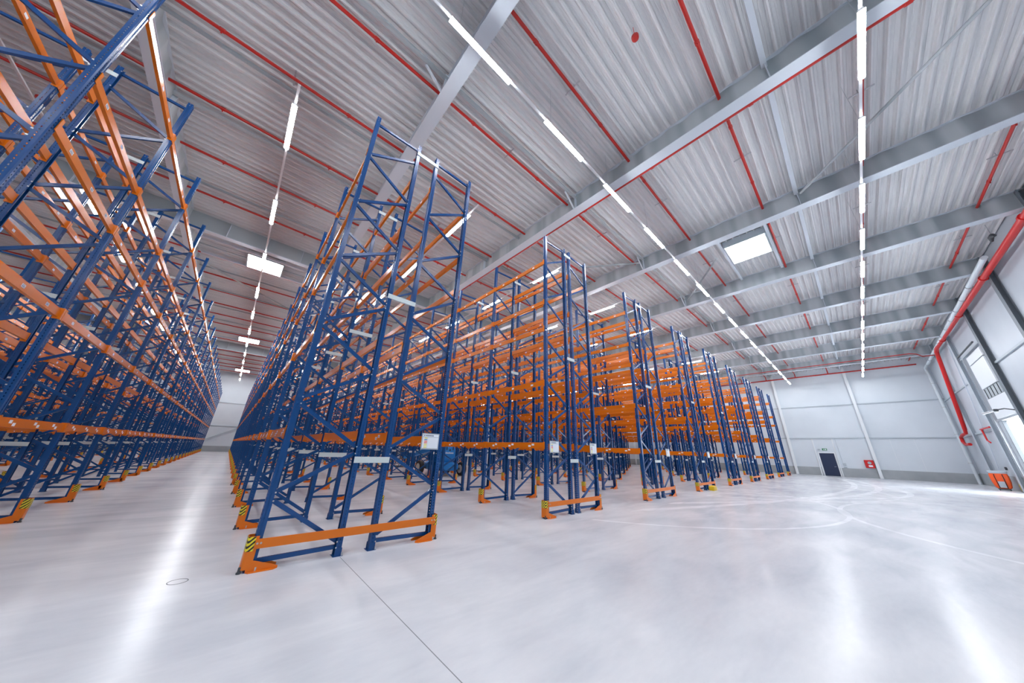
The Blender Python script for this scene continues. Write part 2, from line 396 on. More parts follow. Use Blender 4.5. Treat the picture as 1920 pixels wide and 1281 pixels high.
# ------------------------------------------------------------------ sprinkler pipes
PY = [-6.24, -2.77, .33, 3.44, 6.53, 9.38, 12.25, 15.1, 18.0]
yy = 21.6
while yy < 69:
    q = yy
    for (_, _, c_, d_) in sky_boxes[1:]:
        if c_-.2 < q < d_+.2: q = c_-.25 if q < (c_+d_)/2 else d_+.25
    PY.append(q); yy += 3.05
for i, y in enumerate(PY):
    t = thing('sprinkler_pipe', 'thin red sprinkler pipe under the deck, %s counted from the dock wall' % ORD[i], 'sprinkler pipe', (0, y, 12.55), 'red sprinkler pipes across the roof')
    xs = X0 if y > 4 else (9.6 if y < -1 else X0)
    MB().tube([(xs, 0, 0), (XW-.3, 0, 0)], .05, 8).build('pipe', M['red'], t, smooth=True)
    if i < 9:
        hd = MB().tube([(0, 0, 0), (0, 0, -.12)], .022, 6).tube([(-.06, 0, 0), (.06, 0, 0)], .062, 8).mesh('sprinkler_head', M['red'])
        hg = MB().box(-.02, .02, -.28, .28, .03, .06).box(-.01, .01, -.07, -.05, .05, .2).box(-.01, .01, .05, .07, .05, .2).mesh('hanger', M['silver'])
        for bi, bx in enumerate(BX):
            for fx in (1.3, 4.6):
                x = bx+fx
                if x < xs+.3 or x > XW-1: continue
                link('sprinkler_head', hd, t, (x, 0, 0))
            x = bx+3.0
            if x > xs+.3 and x < XW-1:
                link('hanger', hg, t, (x, 0, 0))
# feed main along beam 1
t = thing('sprinkler_main', 'red sprinkler feed pipe running along the fifth roof beam', 'sprinkler pipe', (9.16, 0, 11.93))
MB().tube([(0, Y0W+.2, 0), (0, 30, 0)], .08, 10).build('pipe', M['red'], t, smooth=True)
cp = MB().tube([(0, -.06, 0), (0, .06, 0)], .10, 10).mesh('coupling', M['red']); y = -6.4
while y < 30:
    link('coupling', cp, t, (0, y, 0)); y += 3.05
t = thing('sprinkler_main', 'red sprinkler feed pipe with risers along the top of the far wall', 'sprinkler pipe', (54.0, 0, 12.02))
MB().tube([(0, -6.6, 0), (0, 34, 0)], .075, 10).build('pipe', M['red'], t, smooth=True)
ri = MB().tube([(0, 0, 0), (0, 0, .55)], .05, 8).mesh('riser', M['red'])
for y in PY[1:]:
    if y < 34: link('riser', ri, t, (0, y, 0))
t = thing('sprinkler_main', 'thin red pipe crossing under the last roof beams to the big red pipe', 'sprinkler pipe', (46.8, 0, 11.72))
MB().tube([(0, 34, 0), (0, -5.6, 0), (0, -6.0, -.12), (.0, -6.3, -.42), (0, -7.0, -.42)], .045, 8).build('pipe', M['red'], t, smooth=True)
# big red riser on dock wall
t = thing('sprinkler_riser', 'thick red pipe along the dock wall dropping down near the corner', 'fire main', (0, -7.05, 0))
pts = [(8.4, 0, 11.9), (46.6, 0, 11.95), (47.05, 0, 11.9), (47.2, 0, 11.5), (49.5, 0, 4.9), (49.6, 0, 4.55)]
MB().tube([(8.4, -.04, 11.45), (28.7, .03, 11.48), (44.9, .08, 11.5), (45.6, .08, 11.3), (45.9, .08, 10.7), (49.55, 0, 4.75)], .135, 16).build('pipe', M['redbright'], t, smooth=True)
MB().tube([(49.55, 0, 4.8), (49.8, 0, 4.45), (51.2, .05, 4.35), (52.2, .05, 4.2), (52.2, .05, 3.75), (51.5, .05, 3.5), (50.2, 0, 3.5)], .12, 14).build('elbow', M['redbright'], t, smooth=True)
for x in (15.5, 22.1, 28.7, 35.4, 42.0): MB().tube([(x-.06, .03+.003*(x-28.7), 11.48), (x+.06, .03+.003*(x-28.7), 11.48)], .175, 16).build('clamp', M['redbright'], t)
t = thing('hose_valve', 'small red valve pipe low on the dock wall', 'valve', (43.6, -7.15, 0))
MB().tube([(1.5, 0, 4.45), (-1.3, 0, 4.45)], .06, 8).tube([(1.2, 0, 4.4), (1.1, 0, 3.6), (.5, 0, 3.4)], .05, 8).build('pipe', M['redbright'], t, smooth=True)

# white drain pipe
t = thing('drain_pipe', 'white rainwater pipe along the corner of the dock wall', 'drain pipe', (0, 0, 0))
MB().tube([(26.0, -6.70, 11.62), (53.9, -7.08, 11.5)], .12, 14).build('upper_pipe', M['drain'], t, smooth=True)
MB().tube([(53.9, -7.08, 11.5), (54.12, -7.1, 11.35), (54.15, -7.12, 10.8), (54.15, -7.12, 0)], .12, 14).build('downpipe', M['drain'], t, smooth=True)
x = 30
while x < 53: MB().tube([(x-.03, -6.753-.0137*(x-30), 11.586-.0036*(x-30)), (x+.03, -6.753-.0137*(x-30), 11.586-.0036*(x-30))], .145, 12).build('bracket', M['silver'], t); x += 2.2
for z in (9.8, 7.3, 4.6, 1.9): MB().tube([(54.15, -7.1, z-.03), (54.15, -7.1, z+.03)], .145, 12).build('bracket', M['silver'], t)

# ------------------------------------------------------------------ skylights
labs = ['bright skylight in the roof at the right of the corridor lights', 'bright skylight over the left aisle, largest and nearest', 'bright skylight over the left aisle, second one down', 'small bright skylight over the left aisle, farthest']
for (a, b, c, d), lab in zip(sky_boxes, labs):
    t = thing('skylight', lab, 'skylight', ((a+b)/2, (c+d)/2, 12.42))
    hx, hy = (b-a)/2, (d-c)/2
    MB().poly([(-hx, -hy, .012), (hx, -hy, .012), (hx, hy, .012), (-hx, hy, .012)], [(3, 2, 1, 0)]).build('pane', M['sky'], t)
    MB().box(-hx, hx, -hy, hy, .05, .32).build('added_light_blocker', M['girt'], t)  # opaque cover added above the pane to block light on the deck ribs
    fr = MB(); w = .06
    fr.box(-hx-w, -hx, -hy-w, hy+w, 0, .4).box(hx, hx+w, -hy-w, hy+w, 0, .4).box(-hx, hx, -hy-w, -hy, 0, .4).box(-hx, hx, hy, hy+w, 0, .4)
    fr.build('curb', M['girt'], t)
    tr = MB(); bl = max(x for x in BX if x < a); bh = min(x for x in BX if x > b)
    cx = (a+b)/2
    for sy in (-hy-.14, hy+.14): tr.box(bl-cx+.2, bh-cx-.2, sy-.06, sy+.06, .05, .2)
    tr.build('trimmer', M['flange'], t)

# ------------------------------------------------------------------ lamps
LL, LP = 1.85, 3.29
hous = MB().box(-LL/2, LL/2, -.067, .067, .0, .012).box(-LL/2, LL/2, -.045, .045, .012, .07).mesh('housing', M['lampbody'])
difm = MB().prism([(-.064, 0), (-.048, -.045), (.048, -.045), (.064, 0)], 'x', -LL/2, LL/2).mesh('diffuser', M['lamp'])
housy = MB().box(-.067, .067, -LL/2, LL/2, .0, .012).box(-.045, .045, -LL/2, LL/2, .012, .07).mesh('housing', M['lampbody'])
difmy = MB().prism([(-.064, 0), (-.048, -.045), (.048, -.045), (.064, 0)], 'y', -LL/2, LL/2).mesh('diffuser', M['lamp'])
def lamp(x, y, z, along, lab, grp):
    t = thing('strip_lamp', lab, 'lamp', (x, y, z), grp)
    link('housing', hous if along == 'x' else housy, t); link('diffuser', difm if along == 'x' else difmy, t)
for ln, (y, lab) in enumerate(((4.03, 'left corridor light line'), (-2.38, 'right corridor light line'))):
    t = thing('light_rail', 'slim white rail carrying the %s under the roof beams' % lab, 'light rail', (0, y, 11.07))
    MB().box(-18 if ln == 0 else -18, XW-1.6, -.03, .03, 0, .045).build('rail', M['lampbody'], t)
    wz = MB().box(-.004, .004, -.004, .004, .04, 1.7).mesh('suspension_wire', M['silver']); x = -15
    while x < XW-3: link('suspension_wire', wz, t, (x, 0, 0)); x += 3.3
    k = -5 
    while True:
        x = 1.25 + LL/2 + LP*k
        if x > XW-1.2: break
        if k >= 0: lab2 = 'lit strip lamp in the %s, %s from the camera' % (lab, ORD[k] if ln == 0 else ORD[k])
        else: lab2 = 'lit strip lamp of the %s behind the camera, %s back' % (lab, ORD[-k-1])
        lamp(x, y, 11.0, 'x', lab2, 'lamps of the '+lab)
        k += 1
aisles = [(-1.13, 'first aisle at left'), (5.08, 'aisle left of the second rack'), (10.9, 'aisle right of the second rack'), (16.8, 'aisle right of the third rack'),
          (22.5, 'aisle right of the fourth rack'), (28.3, 'aisle right of the fifth rack'), (34.0, 'aisle right of the sixth rack'), (39.8, 'aisle right of the seventh rack'), (45.6, 'aisle right of the eighth rack'),
          (-7.0, 'aisle behind the left rack'), (-12.8, 'second aisle behind the left rack')]
for ai, (x, lab) in enumerate(aisles):
    t = thing('light_rail', 'slim white light rail hanging over the %s' % lab, 'light rail', (x, 0, 11.07))
    MB().box(-.03, .03, 8.2, YW-1.6, 0, .045).build('rail', M['lampbody'], t)
    k = 0 if x > -5 else 2
    while True:
        y = 8.85 + LL/2 + 5.0*k
        if y > YW-1: break
        lamp(x, y, 11.0, 'y', 'lit strip lamp over the %s, %s from the front' % (lab, ORD[k]), 'lamps over the '+lab)
        k += 1
# lamps over the hall part behind the photographer
for i in range(4):
    lamp(-14+5*i, -12.5, 11.0, 'x', 'lit strip lamp behind the photographer, %s of the row' % ORD[i], 'lamps behind the photographer')

# ------------------------------------------------------------------ racks
FY, BAY, NB, D = 5.98, 2.828, 22, 1.06
HT = 9.09
LEV = [1.88, 3.68, 5.48, 6.46, 8.06]      # top of load beams
UW, UD = .12, .086                       # width along Y, depth along X
# upright profile opening toward +X (for the left post of a frame); origin at centre
def up_prof(s):
    t = .004; w = UW/2; d = UD/2
    # outer loop of an omega-like channel
    o = [(-d, -w+.012), (-d+.012, -w), (d, -w), (d, -w+.022), (d-t, -w+.022), (d-t, -w+t), (-d+.014, -w+t), (-d+t, -w+.014),
         (-d+t, -.018), (-d+.012, -.012), (-d+.012, .012), (-d+t, .018),
         (-d+t, w-.014), (-d+.014, w-t), (d-t, w-t), (d-t, w-.022), (d, w-.022), (d, w), (-d+.012, w), (-d, w-.012),
         (-d, .022), (-d+.008, .014), (-d+.008, -.014), (-d, -.022)]
    return [(s*a, b) for a, b in o]
def upright_mesh(s, mt):
    m_ = MB(); p = up_prof(s)
    if s < 0: p = p[::-1]
    n = len(p); pts = [(a, b, 0) for a, b in p] + [(a, b, HT) for a, b in p]
    m_.poly(pts, [(i, (i+1) % n, (i+1) % n+n, i+n) for i in range(n)])
    return m_
up_near = {s: upright_mesh(s, 0).mesh('upright', M['upright']) for s in (1, -1)}
def plate_mesh():
    m_ = MB(); m_.box(-.07, .07, -.085, .085, 0, .008); m_.box(-.05, .05, -.064, -.06, 0, .11).box(-.05, .05, .06, .064, 0, .11); return m_
plate = plate_mesh().mesh('foot_plate', M['blue'])
bolt = MB().tube([(.055, -.078, .008), (.055, -.078, .05)], .014, 6).mesh('anchor_bolt', M['silver'])
def brace_list(mirror):
    """zigzag of one frame in frame coordinates x in 0..D, as ((x,z),(x,z))"""
    a, b = .045, D-.045; out = []
    out.append(((a, .10), (b, .12)))
    out.append(((b, .20), (a, .84)))
    k = 0
    while True:
        L = .93+1.4*k; Rz = L+.6
        if Rz > 8.9: break
        out.append(((a, L+.02), (b, Rz-.03)))
        L2 = .93+1.4*(k+1)
        if L2 < 8.2: out.append(((b, Rz+.08), (a, L2-.09)))
        k += 1
    out.append(((a, 8.93), (b, 8.97)))
    if mirror: out = [((D-p[0], p[1]), (D-q[0], q[1])) for p, q in out]
    return out
def brace_mb(m_, p, q):
    """C-channel brace: back plate plus two lips"""
    a = Vector((p[0], 0, p[1])); b = Vector((q[0], 0, q[1])); d = (b-a).normalized(); u = Vector((-d.z, 0, d.x))
    w = .028
    m_.bar(a, b, .056, .004, (0, 1, 0))
    for s in (-1, 1):
        m_.bar(a+u*s*w+Vector((0, .018, 0)), b+u*s*w+Vector((0, .018, 0)), .004, .036, (0, 1, 0))
    return m_
BR = {mi: [brace_mb(MB(), p, q).mesh('brace', M['blue']) for p, q in brace_list(mi)] for mi in (False, True)}
BOLTS = {}
for mi in (False, True):
    m_ = MB()
    for p, q in brace_list(mi):
        for e in (p, q): m_.box(e[0]-.009, e[0]+.009, -.066, -.060, e[1]-.009, e[1]+.009)
    BOLTS[mi] = m_.mesh('bolt', M['silver'])
# detail levels: full frame in one mesh for far ones
def far_frame(mi):
    m_ = MB()
    for s, x in ((1, 0), (-1, D)):
        p = [(-s*UD/2, -UW/2), (s*UD/2, -UW/2), (s*UD/2, -UW/2+.02), (-s*UD/2+s*.008, -UW/2+.01), (-s*UD/2+s*.008, UW/2-.01), (s*UD/2, UW/2-.02), (s*UD/2, UW/2), (-s*UD/2, UW/2)]
        if s < 0: p = p[::-1]
        n = len(p); m_.poly([(x+a, b, 0) for a, b in p] + [(x+a, b, HT) for a, b in p], [(i, (i+1) % n, (i+1) % n+n, i+n) for i in range(n)])
    for p, q in brace_list(mi):
        a = Vector((p[0], 0, p[1])); b = Vector((q[0], 0, q[1])); m_.bar(a, b, .056, .03, (0, 1, 0))
    return m_.mesh('upright_frame', M['blue'])
FAR = {mi: far_frame(mi) for mi in (False, True)}
def post_frame():
    """the pair of uprights of a near frame"""
    m_ = MB()
    for s, x in ((1, 0), (-1, D)):
        p = up_prof(s)
        if s < 0: p = p[::-1]
        n = len(p); m_.poly([(x+a, b, 0) for a, b in p] + [(x+a, b, HT) for a, b in p], [(i, (i+1) % n, (i+1) % n+n, i+n) for i in range(n)])
    return m_
# load beam: stepped box with end connectors; local origin at beam centre top
BL = BAY-UW-.004
def beam_core(m_, sgn, h=.15):
    """sgn: +1 = aisle side is +X"""
    p = [(-.025, 0), (.010, 0), (.010, -.028), (.025, -.028), (.025, -h), (-.025, -h)]
    p = [(sgn*a, b) for a, b in p]
    if sgn > 0: p = p[::-1]
    m_.prism(p, 'y', -BL/2, BL/2); return m_
def conn(m_, sgn, e):
    """end plate wrapping the post face: L shaped"""
    y = e*BL/2
    m_.box(-.03, .03, min(y, y-e*.006), max(y, y-e*.006), -.185, .015)
    xa, xb = sorted((sgn*(UD/2+.002), sgn*(UD/2+.010))); ya, yb = sorted((y, y+e*.055))
    m_.box(xa, xb, ya, yb, -.185, .015)
    xa, xb = sorted((sgn*.02, sgn*(UD/2+.010))); m_.box(xa, xb, min(y, y-e*.006), max(y, y-e*.006), -.185, .015)
    return m_
SPOTS = {True: [(-.92, -.062), (-.78, -.102), (-.02, -.062), (.12, -.102), (.80, -.062), (.94, -.102)], False: [(-.85, -.085), (.05, -.085), (.85, -.085)]}
BEAM = {}; CON = {}; FARB = {}; STK = {}
for sgn in (1, -1):
    BEAM[sgn] = beam_core(MB(), sgn).mesh('load_beam', M['orange'])
    for e in (1, -1): CON[sgn, e] = conn(MB(), sgn, e).mesh('beam_connector', M['orange'])
    for low in (True, False):
        m_ = beam_core(MB(), sgn); conn(m_, sgn, 1); conn(m_, sgn, -1); m_.mi = 1
        for sy, sz in SPOTS[low]:
            xa, xb = sorted((sgn*.0252, sgn*.0258)); m_.box(xa, xb, sy-.05, sy+.05, sz-.026, sz+.026)
        FARB[sgn, low] = m_.mesh('load_beam', [M['orange'], M['sticker']])
    st = MB(); xa, xb = sorted((sgn*.0252, sgn*.0262)); st.box(xa, xb, -.05, .05, -.026, .026); st.mi = 1
    for q in range(9):
        yy = -.038+q*.0085; w = .0015+.0015*((q*7) % 3)/2; xa2, xb2 = sorted((sgn*.0262, sgn*.0265)); st.box(xa2, xb2, yy-w, yy+w, -.018, .006)
    st.box(*sorted((sgn*.0262, sgn*.0265)), -.03, .03, .012, .018)
    STK[sgn] = st.mesh('label_sticker', [M['sticker'], M['ink']])

racks = [  # key, left post centre x, gap, double, label, detail bays
    ('r-2', -16.82, .44, True, 'blue and orange pallet rack against the left wall, third rack left of the first aisle'),
    ('r-1', -11.05, .44, True, 'blue and orange pallet rack behind the left rack, second left of the first aisle'),
    ('r0', -5.28, .44, True, 'tall blue and orange pallet rack filling the left edge, left side of the first aisle'),
    ('r1', .67, .51, True, 'nearest blue and orange double pallet rack, right side of the first aisle'),
    ('r2', 6.68, .30, True, 'second double pallet rack right of the first aisle, two notice boards on its end'),
    ('r3', 12.42, .49, True, 'third double pallet rack right of the first aisle'),
    ('r4', 18.19, .35, True, 'fourth double pallet rack right of the first aisle, yellow box at its foot'),
    ('r5', 23.96, .35, True, 'fifth double pallet rack right of the first aisle'),
    ('r6', 29.74, .35, True, 'sixth double pallet rack right of the first aisle'),
    ('r7', 35.50, .35, True, 'seventh double pallet rack right of the first aisle'),
    ('r8', 41.28, .35, True, 'eighth double pallet rack right of the first aisle'),
    ('r9', 47.05, 0, False, 'last single pallet rack, narrowest, nearest the far white wall'),
]
spm = {}
def mul(o1, loc): return Vector(o1)+Vector(loc)
guards = []      # (dist, x, y, sgn, row label)
for key, xl, gap, dbl, lab in racks:
    t = thing('pallet_rack', lab, 'pallet rack', (xl, FY, 0))
    frames = [(0.0, False)] + ([(D+gap, True)] if dbl else [])
    width = D*2+gap if dbl else D
    beams = []
    for j in range(NB+1):
        for fx, mi in frames:
            c = Vector((xl+fx+D/2, FY+j*BAY, 4)); dist = (c-CAM).length
            if dist < 21 and key not in ('r-1', 'r-2'):
                if 'post' not in spm: spm['post'] = post_frame().mesh('upright_frame', M['upright'])
                fr = link('upright_frame', spm['post'], t, (fx, j*BAY, 0))
                for me in BR[mi]: link('brace', me, fr)
                for px in (0, D): link('foot_plate', plate, fr, (px, 0, 0))
                if j < 2: link('anchor_bolt', bolt, fr, (0, 0, 0)); link('anchor_bolt', bolt, fr, (D, 0, 0)); link('bolt', BOLTS[mi], fr)
            else:
                link('upright_frame', FAR[mi], t, (fx, j*BAY, 0))
        if dbl:
            if gap not in spm: spm[gap] = MB().box(-.045, gap+.045, -.075, -.063, -.05, .05).box(0, gap, -.063, -.03, -.05, -.044).mesh('row_spacer', M['spacer'])
            for z in (1.40, 4.60, 8.80): link('row_spacer', spm[gap], t, (D, j*BAY, z))
        if j < NB:
            for lv, z in enumerate(LEV):
                for fx, mi in frames:
                    for px, sgn in ((fx, -1), (fx+D, 1)):
                        c = Vector((xl+px, FY+(j+.5)*BAY, z)); beams.append(((c-CAM).length, px, (j+.5)*BAY, z, sgn, lv))
    beams.sort()
    rest = MB()
    for i, (dist, px, yy, z, sgn, lv) in enumerate(beams):
        if i < 100:
            if dist < 9.5 and key in ('r0', 'r1', 'r2', 'r3'):
                b = link('load_beam', BEAM[sgn], t, (px, yy, z))
                for e in (1, -1): link('beam_connector', CON[sgn, e], b)
                for sy, sz in SPOTS[lv == 0]: link('label_sticker', STK[sgn], b, (0, sy, sz))
            else: link('load_beam', FARB[sgn, lv == 0], t, (px, yy, z))
        else:
            src = FARB[sgn, lv == 0]
            if (sgn, lv == 0, 'raw') not in spm:
                spm[sgn, lv == 0, 'raw'] = ([tuple(v.co) for v in src.vertices], [tuple(p.vertices) for p in src.polygons], [p.material_index for p in src.polygons])
            vs, fs, ms = spm[sgn, lv == 0, 'raw']; o = len(rest.v)
            rest.v += [(a+px, b2+yy, c2+z) for a, b2, c2 in vs]; rest.f += [tuple(q+o for q in f_) for f_ in fs]; rest.m += ms
    ro = rest.build('load_beam', [M['orange'], M['sticker']], t); ro['kind'] = 'stuff'; ro['label'] = 'orange load beams of the farther bays'
    num = int(key[1:])
    for side, sx, sgn in (('left', 0, -1), ('right', width, 1)):
        for j in range(0, NB+1):
            if j == 0: continue
            guards.append(((Vector((xl+sx, FY+j*BAY, .2))-CAM).length, xl+sx, FY+j*BAY, sgn, key, side, j))

# ------------------------------------------------------------------ column guards (orange foot protectors)
def guard_mb(m_, sgn):
    """U plate, web toward the aisle (sgn), flanges toward the rack; gusset feet"""
    s = sgn; t = .006; xo = .115; w = .085; c = .03; xi = -.005
    z0, z1 = .035, .42
    outer = [(xi, -w), (xo-c, -w), (xo-.009, -w+.009), (xo, -w+c), (xo, w-c), (xo-.009, w-.009), (xo-c, w), (xi, w)]
    inner = [(xi, w-t), (xo-c, w-t), (xo-.013, w-.013), (xo-t, w-c), (xo-t, -w+c), (xo-.013, -w+.013), (xo-c, -w+t), (xi, -w+t)]
    p = [(s*a, b) for a, b in outer+inner]
    if s < 0: p = p[::-1]
    n = len(p); pts = [(a, b, z0) for a, b in p] + [(a, b, z1) for a, b in p]
    fs = [(i, (i+1) % n, (i+1) % n+n, i+n) for i in range(n)]
    k = len(outer)
    for q in range(k-1):
        a, b_, c_, d_ = (q, q+1, n-2-q, n-1-q)
        fs += [(d_, c_, b_, a), (a+n, b_+n, c_+n, d_+n)]
    m_.poly(pts, fs)
    for sy in (-1, 1):
        y = sy*(w-t/2)
        # gusset triangle reaching under the rack, and its floor flange
        for ya, yb in ((y-t/2, y+t/2),):
            P = [(s*.05, ya, .0), (s*-.30, ya, .0), (s*-.30, ya, .03), (s*-.02, ya, .13), (s*.05, ya, .13), (s*.05, yb, .0), (s*-.30, yb, .0), (s*-.30, yb, .03), (s*-.02, yb, .13), (s*.05, yb, .13)]
            m_.poly(P, [(0, 1, 2, 3, 4), (9, 8, 7, 6, 5), (0, 5, 6, 1), (1, 6, 7, 2), (2, 7, 8, 3), (3, 8, 9, 4), (4, 9, 5, 0)])
        ya, yb = sorted((sy*w, sy*(w+.05)))
        P = [(s*.05, sy*w, 0), (s*-.30, sy*w, 0), (s*-.25, sy*(w+.05), 0), (s*.02, sy*(w+.05), 0), (s*.05, sy*w, .007), (s*-.30, sy*w, .007), (s*-.25, sy*(w+.05), .007), (s*.02, sy*(w+.05), .007)]
        m_.poly(P, [(0, 3, 2, 1), (4, 5, 6, 7), (0, 1, 5, 4), (1, 2, 6, 5), (2, 3, 7, 6), (3, 0, 4, 7)])
    return m_
def sticker_mb(m_, sgn, z0=.245, z1=.415):
    s = sgn; xo = .117; w = .087; c = .03
    outer = [(.03, -w), (xo-c, -w), (xo-.009, -w+.009), (xo, -w+c), (xo, w-c), (xo-.009, w-.009), (xo-c, w), (.03, w)]
    n = len(outer); m_.poly([(s*a, b, z0) for a, b in outer]+[(s*a, b, z1) for a, b in outer], [(i, i+1, i+1+n, i+n) for i in range(n-1)])
    return m_
GM = {s: guard_mb(MB(), s).mesh('column_guard', M['orange2']) for s in (1, -1)}
SM = {s: sticker_mb(MB(), s).mesh('hazard_sticker', M['hazard']) for s in (1, -1)}
AM = MB().tube([(0, 0, .02), (0, 0, .075)], .016, 8).tube([(0, 0, .0), (0, 0, .02)], .026, 8).mesh('anchor_bolt', M['darksteel'])
rname = {'r-2': 'third rack from left aisle', 'r-1': 'second rack behind left one', 'r0': 'big left rack', 'r1': 'nearest rack', 'r2': 'second rack', 'r3': 'third rack',
         'r4': 'fourth rack', 'r5': 'fifth rack', 'r6': 'sixth rack', 'r7': 'seventh rack', 'r8': 'eighth rack', 'r9': 'last single rack'}
guards.sort()
rest = MB(); rs = MB()
for i, (dist, x, y, sgn, key, side, j) in enumerate(guards):
    if i < 300:
        g_ = link('column_guard', GM[sgn], None, (x, y, 0))
        tag(g_, 'striped orange column guard, %s side of the %s, %s post back' % (side, rname[key], ORD[j-1] if j <= len(ORD) else 'last'), 'column guard', 'orange column guards at the rack feet')
        if dist < 40: link('hazard_sticker', SM[sgn], g_)
        else: link('hazard_sticker', SM[sgn], g_)
        if dist < 18: link('anchor_bolt', AM, g_, (sgn*.125-sgn*.01, -.07, 0))
    else:
        for src, dst in ((GM[sgn], rest), (SM[sgn], rs)):
            o = len(dst.v); dst.v += [(v.co.x+x, v.co.y+y, v.co.z) for v in src.vertices]; dst.f += [tuple(q+o for q in p.vertices) for p in src.polygons]; dst.m += [0]*len(src.polygons)
if rest.v:
    nb = len(rest.v); rest.v += rs.v; rest.f += [tuple(q+nb for q in f_) for f_ in rs.f]; rest.m += [1]*len(rs.f)
    tag(rest.build('column_guard', [M['orange2'], M['hazard']]), 'orange column guards far back along the deepest racks', 'column guard', 'orange column guards at the rack feet', 'stuff')

# end barriers: two guards joined by an orange rail
for key, xl, gap, dbl, lab in racks:
    width = D*2+gap if dbl else D
    t = thing('end_barrier', 'low orange end barrier with striped posts, front of the %s' % rname[key], 'rack barrier', (xl, FY, 0), 'orange barriers on the rack ends')
    for px, s in ((0, -1), (width, 1)):
        p = link('guard_post', GM[s], t, (px, 0, 0)); link('hazard_sticker', SM[s], p); link('anchor_bolt', AM, p, (s*.115, -.07, 0))
    rl = MB(); yf = -.105
    prof = [(yf, .27), (yf, .385), (yf+.018, .385), (yf+.018, .378), (yf+.008, .37), (yf+.008, .285), (yf+.018, .277), (yf+.018, .27)]
    rl.prism(prof, 'x', -.03, width+.06); rl.build('rail', M['orange2'], t)
    bt = MB()
    for bx in (-.005, .035, width-.02, width+.03): bt.tube([(bx, yf+.001, .335), (bx, yf-.012, .335)], .012, 8)
    bt.build('bolt', M['silver'], t)

# ------------------------------------------------------------------ notice boards
def board(x0, x1, z0, z1, y, lab):
    t = thing('notice_board', lab, 'notice board', ((x0+x1)/2, y, (z0+z1)/2), 'notice boards on the rack ends')
    w, h = (x1-x0)/2, (z1-z0)/2
    MB().box(-w, w, -.008, .008, -h, h).build('backing', M['board'], t)
    MB().box(-w*.90, w*.90, -.010, -.008, h*.56, h*.86).build('title_strip', M['paper'], t)
    k = MB(); 
    for q in range(9): k.box(-w*.60+q*w*.105, -w*.60+q*w*.105+w*.075, -.0112, -.010, h*.64, h*.78)
    k.box(-w*.78, -w*.70, -.0112, -.010, h*.62, h*.80).build('title_writing', M['ink'], t)
    MB().box(-w*.30, w*.90, -.010, -.008, -h*.84, h*.50).build('paper', M['paper'], t)
    MB().box(-w*.90, -w*.32, -.010, -.008, -h*.84, h*.50).build('load_table', M['paper'], t)
    for a, b, mm in ((.34, .46, 'ylw'), (.14, .26, 'blueprint'), (-.06, .06, 'redprint'), (-.24, -.12, 'redprint'), (-.44, -.32, 'ylw'), (-.60, -.50, 'ylw'), (-.80, -.68, 'ylw')):
        MB().box(-w*.72, -w*.38, -.0112, -.010, h*a, h*b).build('coloured_row', M[mm], t)
board(2.86, 3.24, 1.60, 1.91, FY-.085, 'grey notice board with white paper on the end of the nearest rack')
board(6.74, 7.14, 1.61, 1.93, FY-.085, 'grey notice board on the left post of the second rack end')
board(8.71, 9.08, 1.61, 1.94, FY-.085, 'pale notice board on the right post of the second rack end')
for key, xl, gap, dbl, lab in racks[5:11]:
    x = xl+D*2+gap; board(x-.40, x-.02, 1.60, 1.93, FY-.085, 'pale notice board on the right post of the %s end' % rname[key])

# ------------------------------------------------------------------ interior column
t = thing('hall_column', 'pale grey hall column standing between the racks', 'column', (15.62, 20.35, 0))
MB().cbox(-.18, .18, -.18, .18, 0, ZB, .02).build('shaft', M['column_pale'], t)
MB().box(-.26, .26, -.26, .26, ZB-.25, ZB-.02).build('capital', M['column_pale'], t)

# ------------------------------------------------------------------ dock wall things
for i, x in enumerate((15.5, 22.08, 28.72, 35.3, 42.2, 48.65)):
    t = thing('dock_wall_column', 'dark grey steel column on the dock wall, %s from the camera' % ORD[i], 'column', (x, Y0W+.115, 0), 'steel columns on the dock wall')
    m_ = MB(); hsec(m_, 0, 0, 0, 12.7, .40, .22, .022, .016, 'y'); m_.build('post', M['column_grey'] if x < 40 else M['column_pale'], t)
    MB().box(-.24, .24, -.11, .18, 0, .03).build('base_plate', M['column_grey'], t)
# dock door
t = thing('dock_door', 'raised white sectional dock door with bright open doorway', 'dock door', (38.4, Y0W, 0))
w0 = 2.6
MB().box(-w0, 1.7, -.16, -.13, 1.5, DZ1-.1).build('bright_opening', M['daylight'], t)
MB().box(1.7, w0, -.16, .02, 0, DZ1).build('side_frame', M['girt'], t)
MB().box(1.62, 1.72, -.14, .04, 1.4, DZ1).build('pane_frame', M['darksteel'], t)
MB().box(-w0, w0, -.24, -.16, 0, DZ1).build('closing_panel', M['wall'], t)
MB().box(-w0, w0, -.15, -.05, .0, 1.45).build('lower_wall', M['plinth'], t)
MB().box(-2.0, 1.8, .05, .12, 6.95, 8.7).build('upper_panel', M['white'], t)
MB().box(-2.0, 1.8, .05, .11, 8.78, 9.35).build('top_panel', M['white'], t)
wn_ = MB().box(-2.0, 1.8, .05, .09, 6.25, 6.9)
wn_.build('ribbed_strip', M['beam_grey'], t)
rb = MB()
for q in range(5): rb.box(-1.7+q*.78, -1.64+q*.78, .09, .12, 6.25, 6.9)
rb.build('strip_bar', M['darksteel'], t)
MB().box(-2.3, 1.9, .05, .12, 4.85, 6.2).build('lower_panel', M['white'], t)
for sx in (-w0-.02, w0-.02):
    MB().box(sx-.04, sx+.04, .0, .16, 0, 9.5).build('track', M['silver'], t)
sp_ = MB().tube([(-2.6, .35, 9.6), (2.4, .35, 9.6)], .05, 10)
sp_.build('spring_shaft', M['darksteel'], t)
MB().box(-w0, w0, .0, .07, DZ1, DZ1+.12).build('lintel', M['silver'], t)
